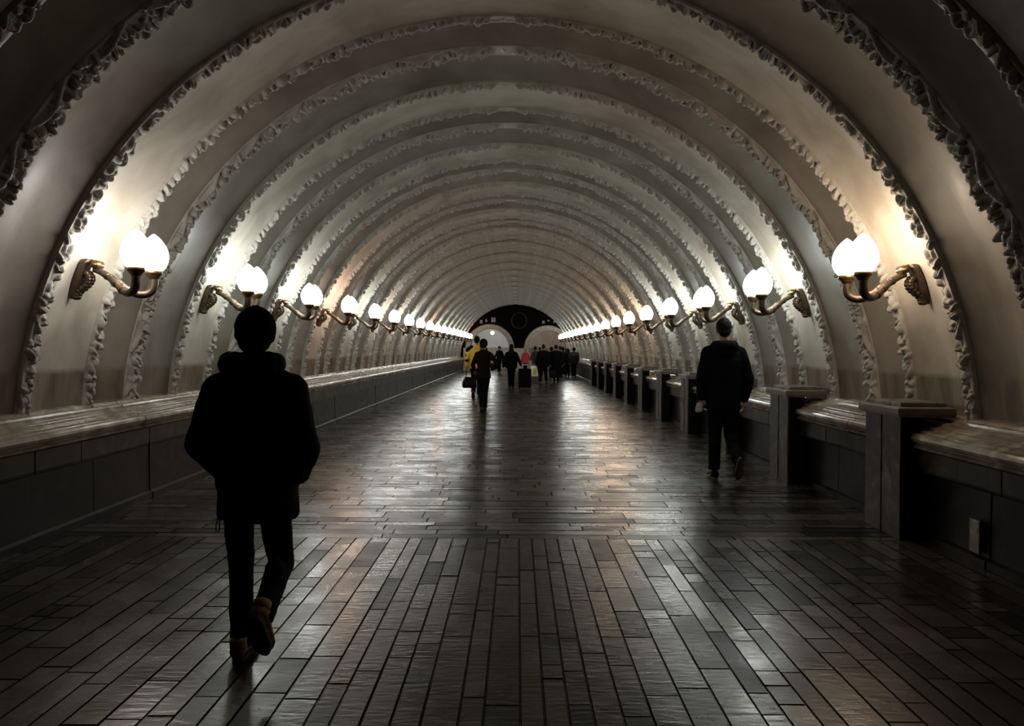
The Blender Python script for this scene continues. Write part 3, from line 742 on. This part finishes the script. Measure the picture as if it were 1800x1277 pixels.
# the man on the right
pr = person('person walking away on the right, long black hooded jacket, short dark hair, black sneakers', 1272, 840, 1.865,
    kneeL=(-.085, .03, .49), ankL=(-.095, 0, .085), kneeR=(.085, .02, .47), ankR=(.075, -.33, .24), pitR=1.15,
    elL=(-.245, -.03, 1.10), wrL=(-.235, .03, .86), elR=(.262, -.05, 1.10), wrR=(.235, .04, .85), handdL=(.1, .25, -1),
    coat=[(.755, .0, 0, .165, .13), (.77, .0, 0, .188, .145), (.95, .0, 0, .19, .145), (1.15, .0, 0, .198, .15), (1.28, .0, 0, .215, .15), (1.37, 0, -.005, .20, .13), (1.43, 0, -.01, .12, .09), (1.49, 0, -.01, .08, .08)],
    hood=True, armr=.058, vox=.010, shoes=('cloth', 'tread'), swoosh=True, sh=.20)
bm = bmesh.new(); Lr = pr.location
for i in range(7):
    ell(bm, (random.uniform(-.03, .03), random.uniform(-.02, .02), random.uniform(-.03, .03)), (.03, .028, .036))
tag(soft('glove', bm, M['pale'], None, .006, 1, .01, .04), 'crumpled pale grey glove held in the left hand of the right-hand walker', 'glove')
bpy.data.objects['glove'].location = (Lr.x - .245 * 1.065, Lr.y + .03, .775 * 1.065)

# the woman in the middle distance with her elbow out and a handbag
pw = person('person in dark brown jacket and black hat with right elbow out, left middle distance', 850, 725, 1.72,
    kneeL=(-.045, .03, .49), ankL=(-.03, -.12, .11), pitL=.5, kneeR=(.05, .03, .49), ankR=(.035, .06, .085),
    elL=(-.25, -.06, 1.13), wrL=(-.22, .10, 1.0), elR=(.36, -.07, 1.13), wrR=(.20, .06, 1.02), handdR=(-.8, .3, -.3), handdL=(0, .6, -.6),
    coat=[(.80, 0, 0, .18, .14), (.82, 0, 0, .19, .15), (.92, 0, 0, .18, .14), (1.06, 0, 0, .145, .12), (1.2, 0, 0, .17, .125), (1.34, 0, 0, .19, .12), (1.43, 0, -.01, .11, .09), (1.5, 0, -.01, .075, .075)],
    coatmat='brown', hat='beanie', trou='cloth', trr=.88, armr=.052, shoes=('leather', 'sole'), sh=.18)
def handbag(label, loc, w_=.34, h=.26, trim=True, name='handbag'):
    t = thing(name, label, 'bag', loc)
    bm = bmesh.new(); rings(bm, [(0, 0, 0, w_ * .42, .05), (.02, 0, 0, w_ * .5, .065), (h * .6, 0, 0, w_ * .46, .055), (h, 0, 0, w_ * .34, .02)], 20, power=3.0); obj('pouch', bm, M['leather'], t)
    if trim:
        bm = bmesh.new(); tube(bm, [(-w_ * .50, -.03, .05), (-w_ * .47, -.04, h * .55), (-w_ * .33, -.03, h * .98)], .010, 8); obj('trim_strip', bm, M['trimtan'], t)
    bm = bmesh.new(); tube(bm, [(-w_ * .25, 0, h - .01), (-w_ * .22, 0, h + .16), (-w_ * .05, 0, h + .27), (w_ * .1, 0, h + .27), (w_ * .22, 0, h + .16), (w_ * .25, 0, h - .01)], .008, 8); obj('handle', bm, M['leather'], t)
    return t
handbag('black handbag with pale edge at the left side of the brown-jacketed person', (pw.location.x - .33, pw.location.y + .08, .56))

# yellow jacket with headphones
py = person('person in bright yellow jacket with black shoulders and white headphones, behind the brown jacket', 838, 701, 1.86,
    kneeL=(-.07, -.05, .50), ankL=(-.08, -.22, .17), pitL=.9, kneeR=(.07, .1, .51), ankR=(.07, .16, .085),
    elL=(-.275, -.05, 1.13), wrL=(-.29, .02, .88), coatmat='yellow', armr=.06, vox=.013, sh=.20,
    coat=[(.84, 0, 0, .19, .145), (.86, 0, 0, .205, .155), (1.0, 0, 0, .20, .15), (1.28, 0, .005, .215, .15), (1.38, 0, -.005, .19, .13), (1.44, 0, -.01, .12, .09), (1.50, 0, -.01, .085, .085)])
bm = bmesh.new()
for sgn in (-1, 1): cap(bm, (sgn * .14, -.01, 1.425), .072, (sgn * .235, -.015, 1.36), .078); cap(bm, (sgn * .27, -.045, 1.2), .055, (sgn * .275, -.05, 1.08), .062)
soft('shoulder_panel', bm, M['cloth'], py, .013, 1)
hp = thing('headphones', 'white over-ear headphones worn by the person in the yellow jacket', 'headphones', py.location, 0, None, 1.86 / 1.75)
bm = bmesh.new(); tube(bm, [(.098 * math.cos(a), .0, 1.645 + .125 * math.sin(a)) for a in (math.pi * i / 12 for i in range(13))], .008, 8); obj('headband', bm, M['metal'], hp)
for sgn in (-1, 1):
    bm = bmesh.new(); ell(bm, (sgn * .102, .0, 1.63), (.022, .035, .042)); obj('ear_cup', bm, M['white'], hp)

# dark walker further on with a bag swinging low on the left
p5 = person('small dark figure in front of the left arch with a bag at one side', 878, 656, 1.64, rz=math.pi * .93,
    kneeL=(-.06, .08, .50), ankL=(-.09, .18, .10), kneeR=(.07, .0, .49), ankR=(.09, -.12, .11), elR=(.27, .0, 1.1), wrR=(.36, .1, .84), vox=.016, fold=.01, trou='cloth', hat='beanie')
handbag('black shoulder bag carried low by the small figure before the left arch', (p5.location.x - .42, p5.location.y - .05, .30), .42, .30, False, 'shoulder_bag')

# long haired person with a wheeled suitcase
p6 = person('person with long dark hair in loose black coat pulling a wheeled suitcase', 899, 684, 1.66,
    kneeL=(-.06, .02, .49), ankL=(-.06, -.04, .085), kneeR=(.06, .05, .49), ankR=(.065, .06, .085), elL=(-.30, -.03, 1.10), wrL=(-.31, .03, .84), elR=(.30, -.04, 1.12), wrR=(.40, -.05, .90),
    coat=[(.80, 0, 0, .21, .16), (.82, 0, 0, .23, .17), (.95, 0, 0, .235, .17), (1.15, 0, 0, .235, .16), (1.3, 0, 0, .21, .15), (1.40, 0, -.005, .16, .12), (1.46, 0, -.01, .11, .09), (1.50, 0, -.01, .09, .08)],
    longhair=True, armr=.062, vox=.014, trou='cloth', handdR=(.2, -.3, -.7))
ts = thing('suitcase', 'tall black wheeled suitcase behind the long-haired person in black', 'suitcase', (p6.location.x + .50, p6.location.y - .25, 0))
bm = bmesh.new(); box(bm, -.24, .24, -.14, .14, .06, .76, .035)
for x in (-.16, -.08, 0, .08, .16): box(bm, x - .012, x + .012, -.147, -.135, .12, .70, .004)
obj('shell', bm, M['case'], ts)
for sx in (-1, 1):
    for sy in (-1, 1):
        bm = bmesh.new(); tube(bm, [(sx * .2 - .012, sy * .1, .03), (sx * .2 + .012, sy * .1, .03)], .03, 12); box(bm, sx * .2 - .02, sx * .2 + .02, sy * .1 - .02, sy * .1 + .02, .03, .065); obj('wheel', bm, M['sole'], ts)
bm = bmesh.new()
for sx in (-1, 1): tube(bm, [(sx * .10, .1, .74), (sx * .10, .1, .90)], .010, 8)
tube(bm, [(-.11, .1, .90), (.11, .1, .90)], .018, 10); obj('pull_handle', bm, M['metal'], ts)

p7 = person('small figure in bright red hooded jacket with fair hair, in front of the centre pier', 924, 661, 1.52, coatmat='red', hair='blond', trou='denim', vox=.015, elR=(.26, 0, 1.12), wrR=(.22, .16, 1.02), handdR=(0, 1, .2), armr=.06, fold=.03, hood=True)
p8 = person('figure in grey wool coat walking to the right of the red jacket', 941, 658.5, 1.63, coatmat='greycoat', coatname='coat', hair='hair', hat='cap', vox=.016, sh=.19,
    coat=[(.50, 0, 0, .20, .15), (.52, 0, 0, .215, .16), (.8, 0, 0, .205, .15), (1.1, 0, 0, .20, .15), (1.28, 0, .005, .215, .15), (1.38, 0, -.005, .195, .13), (1.44, 0, -.01, .12, .09), (1.49, 0, -.01, .085, .08)])
p9 = person('broad person in black coat carrying a white shopping bag in the left hand', 955.5, 674, 1.68, kneeL=(-.10, .04, .49), ankL=(-.15, .02, .085), kneeR=(.10, .0, .49), ankR=(.14, -.06, .10), pitR=.2,
    elL=(-.30, -.02, 1.10), wrL=(-.33, .04, .84), elR=(.30, -.02, 1.10), wrR=(.32, .02, .84), vox=.014, armr=.07, sh=.22, trr=1.1,
    coat=[(.74, 0, 0, .22, .16), (.76, 0, 0, .235, .17), (1.0, 0, 0, .235, .17), (1.25, 0, 0, .24, .16), (1.37, 0, -.005, .20, .14), (1.44, 0, -.01, .12, .1), (1.49, 0, -.01, .09, .085)])
tb = thing('shopping_bag', 'white plastic shopping bag with yellow-green print held by the broad person in black', 'bag', (p9.location.x - .40, p9.location.y + .02, .30), .15)
bm = bmesh.new(); rings(bm, [(0, .03, 0, .15, .05), (.02, .03, 0, .155, .06), (.25, .0, 0, .15, .05), (.42, -.02, 0, .14, .035), (.45, -.02, 0, .11, .02)], 20, power=3.0); obj('bag_body', bm, M['bag'], tb)
bm = bmesh.new(); box(bm, -.06, .09, -.064, -.05, .08, .34, .004); bmesh.ops.rotate(bm, verts=bm.verts, cent=(0, 0, .2), matrix=Matrix.Rotation(.08, 3, 'Y')); obj('print', bm, M['green'], tb)
bm = bmesh.new(); tube(bm, [(-.07, 0, .44), (-.04, 0, .53), (.0, 0, .54), (.04, 0, .44)], .008, 8); obj('handle', bm, M['bag'], tb)
handbag('dark briefcase-like bag at the right side of the broad person in black', (p9.location.x + .42, p9.location.y, .27), .30, .30, False, 'shoulder_bag')
p10 = person('heavy figure in ankle-length black coat walking left of the hooded figure', 977.5, 673.5, 1.67, kneeL=(-.07, .03, .49), ankL=(-.075, .02, .085), kneeR=(.07, .0, .49), ankR=(.09, -.04, .085), vox=.015, armr=.075, sh=.23, coatname='coat', coatmat='cloth',
    coat=[(.24, 0, 0, .19, .15), (.27, 0, 0, .205, .16), (.6, 0, 0, .225, .17), (1.0, 0, 0, .235, .17), (1.25, 0, 0, .25, .17), (1.37, 0, -.005, .215, .14), (1.44, 0, -.01, .14, .11), (1.50, 0, -.01, .10, .09)], elL=(-.30, 0, 1.1), elR=(.30, 0, 1.1), wrL=(-.3, .05, .85), wrR=(.3, .05, .85))
# people ahead of them
person('dark figure half hidden between the broad person and the ankle-length coat', 969.5, 663, 1.60, vox=.018, hat='cap', coatmat='cloth')
person('tall dark-haired figure just right behind the ankle-length black coat', 984.5, 666, 1.64, vox=.018, coatmat='navy', longhair=False)
person('dark figure right of the tall dark-haired one, wearing a knitted hat', 989.5, 661, 1.60, vox=.018, hat='cap', coatmat='cloth')
person('short figure in black pointed hood and coat between the crowd and the right wall', 997.5, 663.5, 1.52, vox=.016, longhair=True, coatmat='cloth', kneeL=(-.06, .05, .49), ankL=(-.08, .05, .085), ankR=(.08, -.04, .085), elR=(.28, .05, 1.1), wrR=(.33, .1, .9))
person('rightmost figure in bulky dark maroon jacket close to the right wall', 1009, 664, 1.58, vox=.016, coatmat='maroon', trou='cloth', sh=.22, armr=.075, hat='cap',
    coat=[(.78, 0, 0, .20, .15), (.80, 0, 0, .22, .17), (1.0, 0, 0, .23, .2), (1.28, 0, -.03, .25, .2), (1.38, 0, -.005, .21, .14), (1.44, 0, -.01, .13, .1), (1.49, 0, -.01, .09, .085)])
person('grey-haired head and dark back just left of the broad person, beyond the grey coat', 949, 659, 1.58, vox=.018, coatmat='greycoat', hair='hair')
